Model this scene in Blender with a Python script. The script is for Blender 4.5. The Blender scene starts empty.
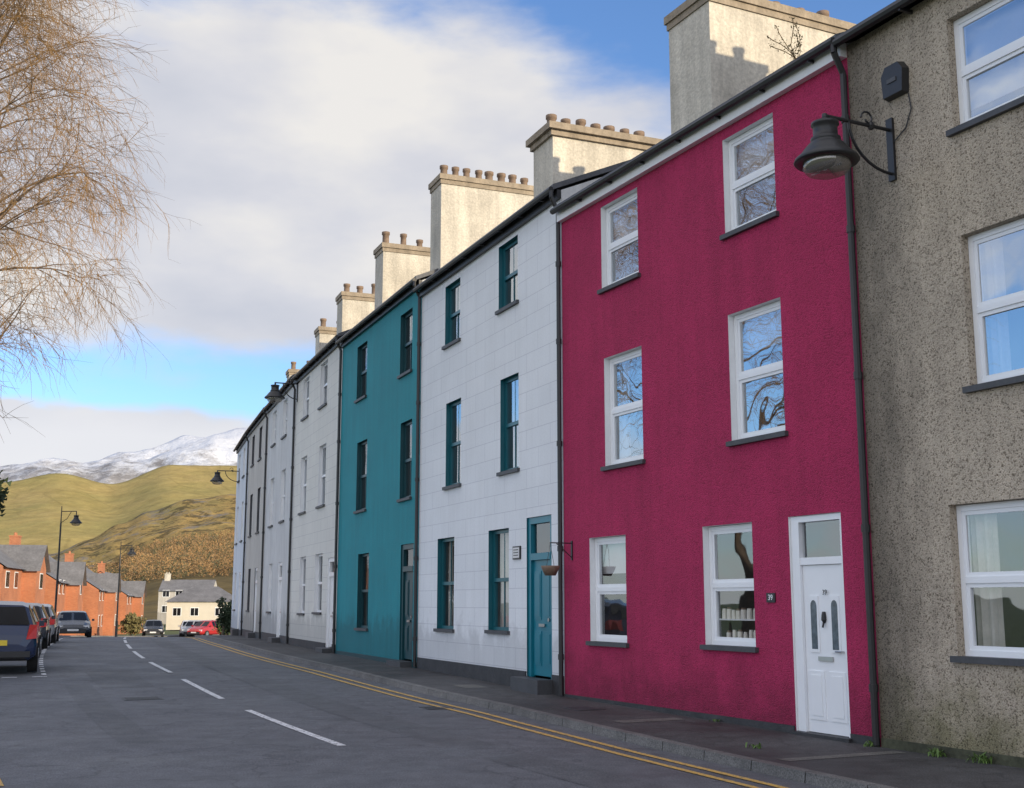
import bpy, bmesh, math, random
from mathutils import Vector, Matrix, noise
R=random.Random(7)
scene=bpy.context.scene
COL=scene.collection
# ------------------------------------------------------------------ materials
def newmat(name):
    m=bpy.data.materials.new(name); m.use_nodes=True
    nt=m.node_tree; nt.nodes.clear()
    out=nt.nodes.new('ShaderNodeOutputMaterial')
    return m,nt,out
def N(nt,t,**k):
    n=nt.nodes.new(t)
    for a,b in k.items(): setattr(n,a,b)
    return n
def ramp(nt,src,stops):
    r=N(nt,'ShaderNodeValToRGB'); nt.links.new(src,r.inputs[0])
    e=r.color_ramp.elements
    while len(e)<len(stops): e.new(0.5)
    for i,(p,c) in enumerate(stops):
        e[i].position=p; e[i].color=(c[0],c[1],c[2],1) if not isinstance(c,(int,float)) else (c,c,c,1)
    return r
def mixc(nt,fac,a,b,mode='MIX'):
    m=N(nt,'ShaderNodeMix',data_type='RGBA',blend_type=mode)
    if isinstance(fac,(int,float)): m.inputs[0].default_value=fac
    else: nt.links.new(fac,m.inputs[0])
    for v,i in ((a,6),(b,7)):
        if isinstance(v,(tuple,list)): m.inputs[i].default_value=(v[0],v[1],v[2],1)
        else: nt.links.new(v,m.inputs[i])
    return m.outputs[2]
def noisetex(nt,vec,scale,detail=4,rough=.55):
    n=N(nt,'ShaderNodeTexNoise'); n.inputs['Scale'].default_value=scale
    n.inputs['Detail'].default_value=detail; n.inputs['Roughness'].default_value=rough
    nt.links.new(vec,n.inputs['Vector']); return n.outputs[0]
def mapping(nt,vec,sc):
    m=N(nt,'ShaderNodeMapping'); m.inputs['Scale'].default_value=sc
    nt.links.new(vec,m.inputs[0]); return m.outputs[0]
def mat(name,col,rough=.8,var=.12,vscale=1.5,fine=.1,fscale=30,bump=.3,bscale=40,bdist=.01,streak=0.,metal=0.,grime=0.,spec=.5,coat=0.,speck=0.):
    m,nt,out=newmat(name)
    b=N(nt,'ShaderNodeBsdfPrincipled'); nt.links.new(b.outputs[0],out.inputs[0])
    tc=N(nt,'ShaderNodeTexCoord'); o=tc.outputs['Object']
    n1=ramp(nt,noisetex(nt,o,vscale,3),[(.3,1-var),(.7,1+var)]).outputs[0]
    c=mixc(nt,1,(col[0],col[1],col[2]),n1,'MULTIPLY')
    if fine:
        n2=ramp(nt,noisetex(nt,o,fscale,2),[(.3,1-fine),(.7,1+fine)]).outputs[0]
        c=mixc(nt,1,c,n2,'MULTIPLY')
    if streak:
        n3=ramp(nt,noisetex(nt,mapping(nt,o,(5,5,.35)),1.0,4,.65),[(.35,1-streak),(.62,1)]).outputs[0]
        c=mixc(nt,1,c,n3,'MULTIPLY')
    if grime:
        sx=N(nt,'ShaderNodeSeparateXYZ'); nt.links.new(o,sx.inputs[0])
        ad=N(nt,'ShaderNodeMath',operation='MULTIPLY_ADD'); nt.links.new(noisetex(nt,o,2.5),ad.inputs[0]); ad.inputs[1].default_value=-1.6; nt.links.new(sx.outputs[2],ad.inputs[2])
        g=ramp(nt,ad.outputs[0],[(0,1-grime),(.35,1)]).outputs[0]
        c=mixc(nt,1,c,g,'MULTIPLY')
    nt.links.new(c,b.inputs['Base Color'])
    b.inputs['Roughness'].default_value=rough; b.inputs['Metallic'].default_value=metal
    b.inputs['Specular IOR Level'].default_value=spec
    if coat: b.inputs['Coat Weight'].default_value=coat
    if bump:
        bp=N(nt,'ShaderNodeBump'); bp.inputs['Strength'].default_value=bump; bp.inputs['Distance'].default_value=bdist
        nt.links.new(noisetex(nt,o,bscale,3),bp.inputs['Height']); nt.links.new(bp.outputs[0],b.inputs['Normal'])
    return m
def srgb(r,g,b):
    f=lambda c:(c/255/12.92) if c<=10 else ((c/255+.055)/1.055)**2.4
    return (f(r),f(g),f(b))
def ashlar(name,col,line,lw=.006):
    m=mat(name,col,.75,.04,.8,.03,25,.25,60,.004,.04,grime=.22)
    nt=m.node_tree; b=[n for n in nt.nodes if n.type=='BSDF_PRINCIPLED'][0]
    base=b.inputs['Base Color'].links[0].from_socket
    tc=N(nt,'ShaderNodeTexCoord'); sx=N(nt,'ShaderNodeSeparateXYZ'); nt.links.new(tc.outputs['Object'],sx.inputs[0])
    cb=N(nt,'ShaderNodeCombineXYZ'); nt.links.new(sx.outputs[0],cb.inputs[0]); nt.links.new(sx.outputs[2],cb.inputs[1])
    br=N(nt,'ShaderNodeTexBrick'); nt.links.new(cb.outputs[0],br.inputs['Vector'])
    br.inputs['Scale'].default_value=1; br.inputs['Brick Width'].default_value=1.05; br.inputs['Row Height'].default_value=.36
    br.inputs['Mortar Size'].default_value=lw; br.inputs['Mortar Smooth'].default_value=.2
    br.inputs['Color1'].default_value=(1,1,1,1); br.inputs['Color2'].default_value=(.975,.98,.985,1); br.inputs['Mortar'].default_value=(line,line,line*1.05,1)
    nt.links.new(mixc(nt,1,base,br.outputs[0],'MULTIPLY'),b.inputs['Base Color'])
    return m
def pebble(name,a,bc,scale=38,lo=.82,bdist=.008,stain=None,base=0):
    m,nt,out=newmat(name)
    b=N(nt,'ShaderNodeBsdfPrincipled'); nt.links.new(b.outputs[0],out.inputs[0])
    tc=N(nt,'ShaderNodeTexCoord'); o=tc.outputs['Object']
    v=N(nt,'ShaderNodeTexVoronoi'); v.inputs['Scale'].default_value=scale; nt.links.new(o,v.inputs['Vector'])
    sp=N(nt,'ShaderNodeSeparateColor'); nt.links.new(v.outputs['Color'],sp.inputs[0])
    c=ramp(nt,sp.outputs[0],[(0,bc),(.3,[x*.75+y*.25 for x,y in zip(a,bc)]),(1,a)]).outputs[0]
    n1=ramp(nt,noisetex(nt,o,.9,5,.6),[(.3,lo),(.7,1.12)]).outputs[0]
    c=mixc(nt,1,c,n1,'MULTIPLY')
    n3=ramp(nt,noisetex(nt,mapping(nt,o,(4,4,.3)),1.0,4,.65),[(.35,lo),(.62,1)]).outputs[0]
    c=mixc(nt,1,c,n3,'MULTIPLY')
    sx=N(nt,'ShaderNodeSeparateXYZ'); nt.links.new(o,sx.inputs[0])
    if stain:
        ad=N(nt,'ShaderNodeMath',operation='MULTIPLY_ADD'); nt.links.new(noisetex(nt,mapping(nt,o,(2,2,.8)),1.2,5,.7),ad.inputs[0]); ad.inputs[1].default_value=-1.7; nt.links.new(sx.outputs[0],ad.inputs[2])
        g=N(nt,'ShaderNodeMapRange'); nt.links.new(ad.outputs[0],g.inputs[0]); g.inputs[1].default_value=stain-.85; g.inputs[2].default_value=stain+.1; g.inputs[3].default_value=.42; g.inputs[4].default_value=1
        c=mixc(nt,1,c,g.outputs[0],'MULTIPLY')
    if base:
        ad=N(nt,'ShaderNodeMath',operation='MULTIPLY_ADD'); nt.links.new(noisetex(nt,o,2.2,5,.7),ad.inputs[0]); ad.inputs[1].default_value=-1.8; nt.links.new(sx.outputs[2],ad.inputs[2])
        g=N(nt,'ShaderNodeMapRange'); nt.links.new(ad.outputs[0],g.inputs[0]); g.inputs[1].default_value=-.75; g.inputs[2].default_value=-.05; g.inputs[3].default_value=1; g.inputs[4].default_value=0
        c=mixc(nt,g.outputs[0],c,mixc(nt,1,c,base,'MULTIPLY'))
    nt.links.new(c,b.inputs['Base Color']); b.inputs['Roughness'].default_value=.9
    bp=N(nt,'ShaderNodeBump',invert=True); bp.inputs['Strength'].default_value=.8; bp.inputs['Distance'].default_value=bdist
    nt.links.new(v.outputs['Distance'],bp.inputs['Height']); nt.links.new(bp.outputs[0],b.inputs['Normal'])
    return m
def glassmat(name,gl=.5,tint=.75):
    m,nt,out=newmat(name)
    g=N(nt,'ShaderNodeBsdfGlossy'); g.inputs['Roughness'].default_value=.015; g.inputs['Color'].default_value=(.84,.9,.95,1)
    t=N(nt,'ShaderNodeBsdfTransparent'); t.inputs[0].default_value=(tint,tint,tint,1)
    mx=N(nt,'ShaderNodeMixShader'); mx.inputs[0].default_value=gl
    nt.links.new(t.outputs[0],mx.inputs[1]); nt.links.new(g.outputs[0],mx.inputs[2]); nt.links.new(mx.outputs[0],out.inputs[0])
    tc=N(nt,'ShaderNodeTexCoord')
    bp=N(nt,'ShaderNodeBump'); bp.inputs['Strength'].default_value=.25; bp.inputs['Distance'].default_value=.02
    nt.links.new(noisetex(nt,tc.outputs['Object'],1.6,1),bp.inputs['Height']); nt.links.new(bp.outputs[0],g.inputs['Normal'])
    return m
M={}
M['pink']=pebble('pink_roughcast_paint',srgb(180,44,92),srgb(148,33,72),58,.88,.012,base=(.6,.55,.6))
M['white_ash']=ashlar('white_lined_render',(.79,.815,.85),.72)
M['teal_wall']=mat('teal_painted_render',srgb(12,138,150),.7,.08,.8,.10,35,.7,45,.014,.12,grime=.3)
M['cream_ash']=ashlar('cream_lined_render',(.72,.70,.65),.68)
M['grey_wall']=pebble('grey_pebbledash',(.55,.47,.37),(.15,.12,.085),66,.84,.008,stain=-7.45,base=(.5,.52,.4))
M['pale_wall']=mat('pale_grey_render',(.62,.62,.62),.8,.08,.8,.06,30,.4,40,.01,.15,grime=.3)
M['blue_white']=mat('bluish_white_render',(.66,.70,.76),.8,.06,.8,.05,30,.4,40,.01,.15,grime=.3)
M['beige_wall']=mat('beige_render',(.54,.51,.47),.8,.08,.8,.06,30,.4,40,.01,.2,grime=.3)
M['white']=mat('white_paint',(.82,.83,.84),.4,.03,3,.02,30,.05,30,.003)
M['cream']=mat('cream_render',(.60,.56,.48),.8,.05,1,.02,30,.05,30,.003)
M['upvc']=mat('white_plastic_frame',(.83,.85,.88),.3,.02,3,0,30,0)
M['teal']=mat('teal_gloss_paint',srgb(18,116,136),.35,.06,3,.03,30,.05,30,.003)
M['teal_mid']=mat('green_teal_frame_paint',srgb(16,92,104),.35,.06,3,.03,30,.05,30,.003)
M['teal_dark']=mat('dark_teal_paint',srgb(10,66,74),.4,.06,3,.03,30,.05,30,.003)
M['slate']=mat('slate',(.085,.088,.10),.6,.2,2,.2,14,.5,12,.01)
M['roof_far']=mat('weathered_slate_tiles',(.15,.148,.155),.7,.2,1,.15,6,.3,6,.01)
M['black']=mat('black_paint',(.018,.018,.02),.4,.15,3,.1,20,.1,30,.004)
M['sill']=mat('slate_sill',(.06,.062,.068),.55,.15,4,.1,30,.2,30,.004)
M['plinth']=mat('black_plinth_paint',(.035,.035,.038),.6,.25,3,.2,20,.4,30,.01)
M['moss']=mat('mossy_plinth',(.055,.058,.035),.9,.4,3,.3,14,.5,20,.015)
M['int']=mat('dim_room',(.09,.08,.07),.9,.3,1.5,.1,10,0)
M['curtain']=mat('pale_curtain_cloth',(.6,.58,.55),.9,.1,4,.05,30,.1,20,.004)
M['blind']=mat('white_blind',(.72,.72,.72),.8,.03,4,.02,30,0)
M['jar']=mat('cream_jar_glaze',(.85,.81,.73),.3,.1,4,.02,30,0)
M['glass']=glassmat('window_glass',.42,.8)
M['glass_low']=glassmat('ground_window_glass',.2,.9)
M['stack']=mat('chimney_render',(.60,.555,.475),.9,.16,1.2,.14,22,.6,25,.015,.22)
M['coping']=mat('chimney_coping_stone',(.34,.28,.21),.9,.2,3,.12,22,.5,25,.012,.2)
M['pot']=mat('clay_pot',(.20,.14,.10),.8,.25,6,.1,30,.2,30,.005)
def brickmat(name,c1,c2,mo):
    m,nt,out=newmat(name)
    b=N(nt,'ShaderNodeBsdfPrincipled'); nt.links.new(b.outputs[0],out.inputs[0])
    tc=N(nt,'ShaderNodeTexCoord'); sx=N(nt,'ShaderNodeSeparateXYZ'); nt.links.new(tc.outputs['Object'],sx.inputs[0])
    ad=N(nt,'ShaderNodeMath',operation='ADD'); nt.links.new(sx.outputs[0],ad.inputs[0]); nt.links.new(sx.outputs[1],ad.inputs[1])
    cb=N(nt,'ShaderNodeCombineXYZ'); nt.links.new(ad.outputs[0],cb.inputs[0]); nt.links.new(sx.outputs[2],cb.inputs[1])
    br=N(nt,'ShaderNodeTexBrick'); nt.links.new(cb.outputs[0],br.inputs['Vector'])
    br.inputs['Scale'].default_value=1; br.inputs['Brick Width'].default_value=.225; br.inputs['Row Height'].default_value=.075
    br.inputs['Mortar Size'].default_value=.008
    br.inputs['Color1'].default_value=(*c1,1); br.inputs['Color2'].default_value=(*c2,1); br.inputs['Mortar'].default_value=(*mo,1)
    n=ramp(nt,noisetex(nt,tc.outputs['Object'],.8),[(.3,.85),(.7,1.15)]).outputs[0]
    nt.links.new(mixc(nt,1,br.outputs[0],n,'MULTIPLY'),b.inputs['Base Color']); b.inputs['Roughness'].default_value=.9
    return m
M['brick']=brickmat('red_brick',(.50,.18,.08),(.42,.135,.06),(.34,.22,.15))
def asphalt(name,col,patch=.25,crack=True,scale=1):
    m,nt,out=newmat(name)
    b=N(nt,'ShaderNodeBsdfPrincipled'); nt.links.new(b.outputs[0],out.inputs[0])
    g=N(nt,'ShaderNodeNewGeometry'); o=g.outputs['Position']
    n1=ramp(nt,noisetex(nt,o,.3,5,.65),[(.35,1-patch),(.65,1+patch)]).outputs[0]
    c=mixc(nt,1,col,n1,'MULTIPLY')
    n2=ramp(nt,noisetex(nt,o,60,2,.7),[(.3,.5),(.7,1.6)]).outputs[0]
    c=mixc(nt,1,c,n2,'MULTIPLY')
    n4=ramp(nt,noisetex(nt,o,3,6,.75),[(.38,.83),(.62,1.14)]).outputs[0]
    c=mixc(nt,1,c,n4,'MULTIPLY')
    if crack:
        v=N(nt,'ShaderNodeTexVoronoi',feature='DISTANCE_TO_EDGE'); v.inputs['Scale'].default_value=.45
        wv=N(nt,'ShaderNodeVectorMath',operation='ADD'); nt.links.new(o,wv.inputs[0])
        nn=N(nt,'ShaderNodeTexNoise'); nn.inputs['Scale'].default_value=1.6; nt.links.new(o,nn.inputs['Vector']); nt.links.new(nn.outputs['Color'],wv.inputs[1])
        nt.links.new(wv.outputs[0],v.inputs['Vector'])
        cr=ramp(nt,v.outputs['Distance'],[(0,.5),(.014,1)]).outputs[0]
        c=mixc(nt,.6,c,mixc(nt,1,c,cr,'MULTIPLY'))
    nt.links.new(c,b.inputs['Base Color']); 
    rr=ramp(nt,noisetex(nt,o,.6,4),[(.3,.55),(.7,.9)]).outputs[0]; nt.links.new(rr,b.inputs['Roughness'])
    b.inputs['Specular IOR Level'].default_value=.35
    bp=N(nt,'ShaderNodeBump'); bp.inputs['Strength'].default_value=.6; bp.inputs['Distance'].default_value=.008
    nt.links.new(noisetex(nt,o,55,3),bp.inputs['Height']); nt.links.new(bp.outputs[0],b.inputs['Normal'])
    return m
M['road']=asphalt('road_asphalt',(.117,.120,.132),.09)
M['road2']=asphalt('dark_repair_asphalt',(.100,.103,.112),.10,False)
M['pave']=asphalt('pavement_asphalt',(.062,.060,.061),.5)
M['slab']=asphalt('concrete_patch',(.13,.125,.115),.2,False)
M['kerb']=asphalt('kerb_stone',(.15,.145,.14),.25,False)
def paint(name,col):
    m,nt,out=newmat(name)
    b=N(nt,'ShaderNodeBsdfPrincipled'); nt.links.new(b.outputs[0],out.inputs[0])
    g=N(nt,'ShaderNodeNewGeometry'); o=g.outputs['Position']
    w=ramp(nt,noisetex(nt,o,22,4,.75),[(.38,0),(.5,1)]).outputs[0]
    nt.links.new(mixc(nt,w,(.13,.13,.13),col),b.inputs['Base Color']); b.inputs['Roughness'].default_value=.7
    return m
M['wline']=paint('worn_white_road_paint',(.74,.74,.76)); M['yline']=paint('worn_yellow_road_paint',(.66,.40,.09))
M['grass']=mat('grass',(.07,.10,.03),.95,.3,.2,.25,6,.3,8,.03)
# ------------------------------------------------------------------ mesh builder
class MB:
    def __init__(s): s.v=[];s.f=[];s.m=[]
    def quad(s,a,b,c,d,m=0):
        i=len(s.v); s.v+= [a,b,c,d]; s.f.append((i,i+1,i+2,i+3)); s.m.append(m)
    def poly(s,pts,m=0):
        i=len(s.v); s.v+=list(pts); s.f.append(tuple(range(i,i+len(pts)))); s.m.append(m)
    def box(s,x0,x1,y0,y1,z0,z1,m=0):
        if x0>x1:x0,x1=x1,x0
        i=len(s.v)
        s.v+=[(x0,y0,z0),(x1,y0,z0),(x1,y1,z0),(x0,y1,z0),(x0,y0,z1),(x1,y0,z1),(x1,y1,z1),(x0,y1,z1)]
        for q in ((0,3,2,1),(4,5,6,7),(0,1,5,4),(1,2,6,5),(2,3,7,6),(3,0,4,7)):
            s.f.append(tuple(i+k for k in q)); s.m.append(m)
    def tube(s,p0,p1,r0,r1=None,n=8,m=0,cap=True):
        if r1 is None:r1=r0
        p0=Vector(p0);p1=Vector(p1);d=(p1-p0).normalized()
        a=d.orthogonal().normalized();b=d.cross(a);i=len(s.v)
        for p,r in((p0,r0),(p1,r1)):
            for k in range(n):
                t=2*math.pi*k/n; s.v.append(tuple(p+a*(r*math.cos(t))+b*(r*math.sin(t))))
        for k in range(n):
            s.f.append((i+k,i+(k+1)%n,i+n+(k+1)%n,i+n+k)); s.m.append(m)
        if cap:
            s.f.append(tuple(i+n-1-k for k in range(n))); s.m.append(m)
            s.f.append(tuple(i+n+k for k in range(n))); s.m.append(m)
    def tri(s,p,q,r0,r1):
        d=q-p; a=d.orthogonal(); a.normalize(); b=d.cross(a); b.normalize(); i=len(s.v)
        for c,r in ((p,r0),(q,r1)):
            s.v.append((c.x+a.x*r,c.y+a.y*r,c.z+a.z*r))
            s.v.append((c.x-.5*a.x*r+.87*b.x*r,c.y-.5*a.y*r+.87*b.y*r,c.z-.5*a.z*r+.87*b.z*r))
            s.v.append((c.x-.5*a.x*r-.87*b.x*r,c.y-.5*a.y*r-.87*b.y*r,c.z-.5*a.z*r-.87*b.z*r))
        s.f+=[(i,i+1,i+4,i+3),(i+1,i+2,i+5,i+4),(i+2,i,i+3,i+5)]; s.m+=[0,0,0]
    def path(s,pts,r,n=8,m=0):
        for a,b in zip(pts,pts[1:]): s.tube(a,b,r,r,n,m)
    def lathe(s,c,prof,n=20,m=0):
        i=len(s.v)
        for r,z in prof:
            for k in range(n):
                t=2*math.pi*k/n; s.v.append((c[0]+r*math.cos(t),c[1]+r*math.sin(t),c[2]+z))
        for j in range(len(prof)-1):
            for k in range(n):
                s.f.append((i+j*n+k,i+j*n+(k+1)%n,i+(j+1)*n+(k+1)%n,i+(j+1)*n+k)); s.m.append(m)
    def obj(s,name,mats,parent=None,smooth=False,fix=True):
        me=bpy.data.meshes.new(name); me.from_pydata([tuple(v) for v in s.v],[],s.f)
        for mt in (mats if isinstance(mats,(list,tuple)) else [mats]): me.materials.append(mt)
        me.polygons.foreach_set('material_index',s.m)
        if smooth: me.polygons.foreach_set('use_smooth',[True]*len(s.f))
        me.update()
        if fix and len(s.f)<20000:
            bm=bmesh.new(); bm.from_mesh(me); bmesh.ops.remove_doubles(bm,verts=bm.verts,dist=.0002); bmesh.ops.recalc_face_normals(bm,faces=bm.faces); bm.to_mesh(me); bm.free()
        o=bpy.data.objects.new(name,me); COL.objects.link(o)
        if parent: o.parent=parent
        return o
def empty(name,loc,rot=0,label='',cat='',group=None):
    o=bpy.data.objects.new(name,None); COL.objects.link(o); o.location=loc; o.rotation_euler=(0,0,rot)
    o.empty_display_size=.3
    tag(o,label,cat,group); return o
def tag(o,label,cat,group=None):
    if label:o['label']=label
    if cat:o['category']=cat
    if group:o['group']=group
def structure(o): o['kind']='structure'; return o
# ------------------------------------------------------------------ levels & street line
GP=[(-200,0),(14,0),(21,.06),(28,.15),(42,.2),(55,.12),(63,-.05),(78,-.45),(110,-1.35),(150,-2.0),(300,-3),(20000,-3)]
def G(Y):
    for (a,b),(c,d) in zip(GP,GP[1:]):
        if Y<=c: return b+(d-b)*max(0,(Y-a))/(c-a)
    return -3
P=[(4.156,14.04),(.882,20.67),(-2.13,27.8),(-4.99,34.9),(-7.61,42.0),(-10.03,49.2),(-12.36,56.4),(-14.5,63.4)]
dx,dy=-.4428,.8967
poly=[(4.156-dx*60,14.04-dy*60)]+[(4.156-dx*k,14.04-dy*k) for k in (40,20,8)]+P+[(-17.0,72),(-19,82),(-20.6,95),(-21,110),(-20,130),(-17,160),(-10,200)]
pts=[Vector(p) for p in poly]
for _ in range(3):
    q=[pts[0]]
    for a,b in zip(pts,pts[1:]): q+=[a*.75+b*.25,a*.25+b*.75]
    q.append(pts[-1]); pts=q
S=[0]
for a,b in zip(pts,pts[1:]): S.append(S[-1]+(b-a).length)
k0=min(range(len(pts)),key=lambda i:(pts[i]-Vector(P[0])).length); s0=S[k0]; S=[x-s0 for x in S]
def sp(s):
    for i in range(len(S)-1):
        if s<=S[i+1]:
            t=(s-S[i])/(S[i+1]-S[i]); p=pts[i].lerp(pts[i+1],t)
            j0=max(0,i-2);j1=min(len(pts)-1,i+3); d=(pts[j1]-pts[j0]).normalized()
            return p,d
    return pts[-1],(pts[-1]-pts[-2]).normalized()
def off(s,o):
    p,d=sp(s); return (p.x-d.y*o, p.y+d.x*o)
def strip(mb,oa,ob,dz,s0,s1,step=1.5,m=0,dzb=None):
    n=max(1,int((s1-s0)/step)); prev=None
    for i in range(n+1):
        s=s0+(s1-s0)*i/n
        a=oa(s) if callable(oa) else oa; b=ob(s) if callable(ob) else ob
        A=off(s,a);B=off(s,b); A=(A[0],A[1],G(A[1])+dz);B=(B[0],B[1],G(B[1])+(dz if dzb is None else dzb))
        if prev: mb.quad(prev[0],prev[1],B,A,m)
        prev=(A,B)
def kerbo(s): 
    if s<-3: return 2.2
    if s<6: return 2.2-(s+3)/9*.6
    return 1.6
mb=MB(); ys=[-200,-60,-20,0,14,21,28,42,55,63,78,110,150,300,1000,4000,9000]; xs=[-9000,-2000,-400,-100,-40,0,40,100,400,2000,9000]
for i in range(len(ys)-1):
    for j in range(len(xs)-1):
        c=[(xs[j],ys[i]),(xs[j+1],ys[i]),(xs[j+1],ys[i+1]),(xs[j],ys[i+1])]
        mb.quad(*[(x,y,G(y)-.2) for x,y in c])
structure(mb.obj('ground',M['grass']))
mb=MB(); strip(mb,lambda s:kerbo(s)+.02,13.0,-.10,-55,150); structure(mb.obj('road',M['road']))
mb=MB(); strip(mb,3.45,4.1,-.0965,-20,44,1.2); strip(mb,7.0,7.5,-.0965,2,14,1.2); strip(mb,5.9,6.9,-.0965,13,18,1)
structure(mb.obj('road_repair_strips',M['road2']))
mb=MB(); strip(mb,-.6,lambda s:kerbo(s)-.13,0,-55,75); structure(mb.obj('pavement',M['pave']))
mb=MB()
s=-30
while s<75:
    e=s+.915
    strip(mb,lambda s:kerbo(s)-.13,kerbo,.003,s+.006,e-.006,.92); strip(mb,kerbo,lambda s:kerbo(s)+.015,.003,s+.006,e-.006,.92,0,-.12); s=e
structure(mb.obj('kerb',M['kerb']))
mb=MB(); strip(mb,lambda s:kerbo(s)-.135,lambda s:kerbo(s)+.005,-.012,-55,75,.92); structure(mb.obj('kerb_bed',M['plinth']))
mb=MB()
strip(mb,9.75,9.9,.0,-55,9,1,1); strip(mb,9.73,9.75,-.12,-55,9,1,1,0); strip(mb,9.9,14,.002,-55,9,1)
strip(mb,10.15,10.3,.0,16,120,1,1); strip(mb,10.13,10.15,-.12,16,120,1,1,0); strip(mb,10.3,13.6,.002,16,120,1)
structure(mb.obj('opposite_pavement',[M['pave'],M['kerb']]))
mb=MB()
for o in (.36,.60): strip(mb,lambda s:kerbo(s)+o,lambda s:kerbo(s)+o+.085,-.092,-40,100,1.2)
strip(mb,9.0,9.09,-.092,1.5,4.2,.6)
structure(mb.obj('double_yellow_lines',M['yline']))
mb=MB(); s=3.1
while s<80:
    strip(mb,5.1,5.21,-.0915,s,s+4.7,1); s+=6.8
s=17
while s<52:
    strip(mb,7.75,7.85,-.0915,s,s+.55,.5); s+=1.0
o=7.75
while o<10: 
    strip(mb,o,o+.3,-.091,16.4,16.55,.2); o+=.6
structure(mb.obj('white_road_markings',M['wline']))
mb=MB()
strip(mb,.15,1.75,.004,-.95,-.75,.7); strip(mb,.5,.95,.004,9.2,9.9,.4); strip(mb,.3,1.3,.004,3.0,3.3,.4)
structure(mb.obj('pavement_patches',M['slab']))
def cover(s,o,L,W,name,label):
    p=off(s,o); _,d=sp(s); E=empty(name,(p[0],p[1],G(p[1])+(.0 if o<kerbo(s) else -.1)),math.atan2(d.y,d.x),label,'manhole cover')
    mb=MB(); mb.box(-L/2,L/2,-W/2,W/2,-.02,.005); F=mb.obj('cover_frame',M['plinth'],E); mb=MB()
    k=-L/2+.05
    while k<L/2-.05: mb.box(k,k+.03,-W/2+.05,W/2-.05,.0055,.009); k+=.06
    mb.obj('cover_tread',M['sill'],E)
cover(5.0,.8,.6,.45,'inspection_cover','dark iron inspection cover set in the pavement'); cover(7.0,2.35,.5,.4,'drain_grating','dark iron drain grating beside the kerb'); cover(10.5,6.4,.65,.65,'manhole_cover','square iron manhole cover in the road')
# ------------------------------------------------------------------ house parts
def wallmesh(u0,u1,z0,z1,ops,mats,parent,name='wall',depth=8,rise=1.7,rd=.2,interior=True):
    mb=MB()
    us=sorted(set([u0,u1]+[x for o in ops for x in o[:2]])); zs=sorted(set([z0,z1]+[x for o in ops for x in o[2:4]]))
    for a,b in zip(us,us[1:]):
        for c,d in zip(zs,zs[1:]):
            um,zm=(a+b)/2,(c+d)/2
            if any(o[0]<um<o[1] and o[2]<zm<o[3] for o in ops): continue
            mb.quad((-a,0,c),(-a,0,d),(-b,0,d),(-b,0,c),0)
    for o in ops:
        a,b,c,d=o[:4]
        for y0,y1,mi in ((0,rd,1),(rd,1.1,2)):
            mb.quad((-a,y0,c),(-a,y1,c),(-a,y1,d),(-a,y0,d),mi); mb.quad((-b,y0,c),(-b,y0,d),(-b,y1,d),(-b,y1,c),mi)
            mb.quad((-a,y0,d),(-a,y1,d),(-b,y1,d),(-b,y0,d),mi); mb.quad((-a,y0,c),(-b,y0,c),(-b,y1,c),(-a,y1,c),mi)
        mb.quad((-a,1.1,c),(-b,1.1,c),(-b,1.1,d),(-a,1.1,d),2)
    e=.004
    for u in (u0+e,u1-e):
        mb.poly([(-u,0,z0),(-u,depth,z0),(-u,depth,z1),(-u,depth/2,z1+rise),(-u,0,z1)],3)
    mb.quad((-u0,depth,z0),(-u1,depth,z0),(-u1,depth,z1),(-u0,depth,z1),0)
    o=mb.obj(name,mats,parent,fix=False); return o
def wavy(x0,x1,z0,z1,y,amp,n,ph=0):
    mb=MB()
    for k in range(n):
        xa=x0+(x1-x0)*k/n; xb=x0+(x1-x0)*(k+1)/n
        f=lambda q:y+amp*math.sin(q*1.7+ph+math.sin(q*.4)*1.5)
        mb.quad((-xa,f(k),z0),(-xb,f(k+1),z0),(-xb,f(k+1),z1),(-xa,f(k),z1))
    return mb
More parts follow.
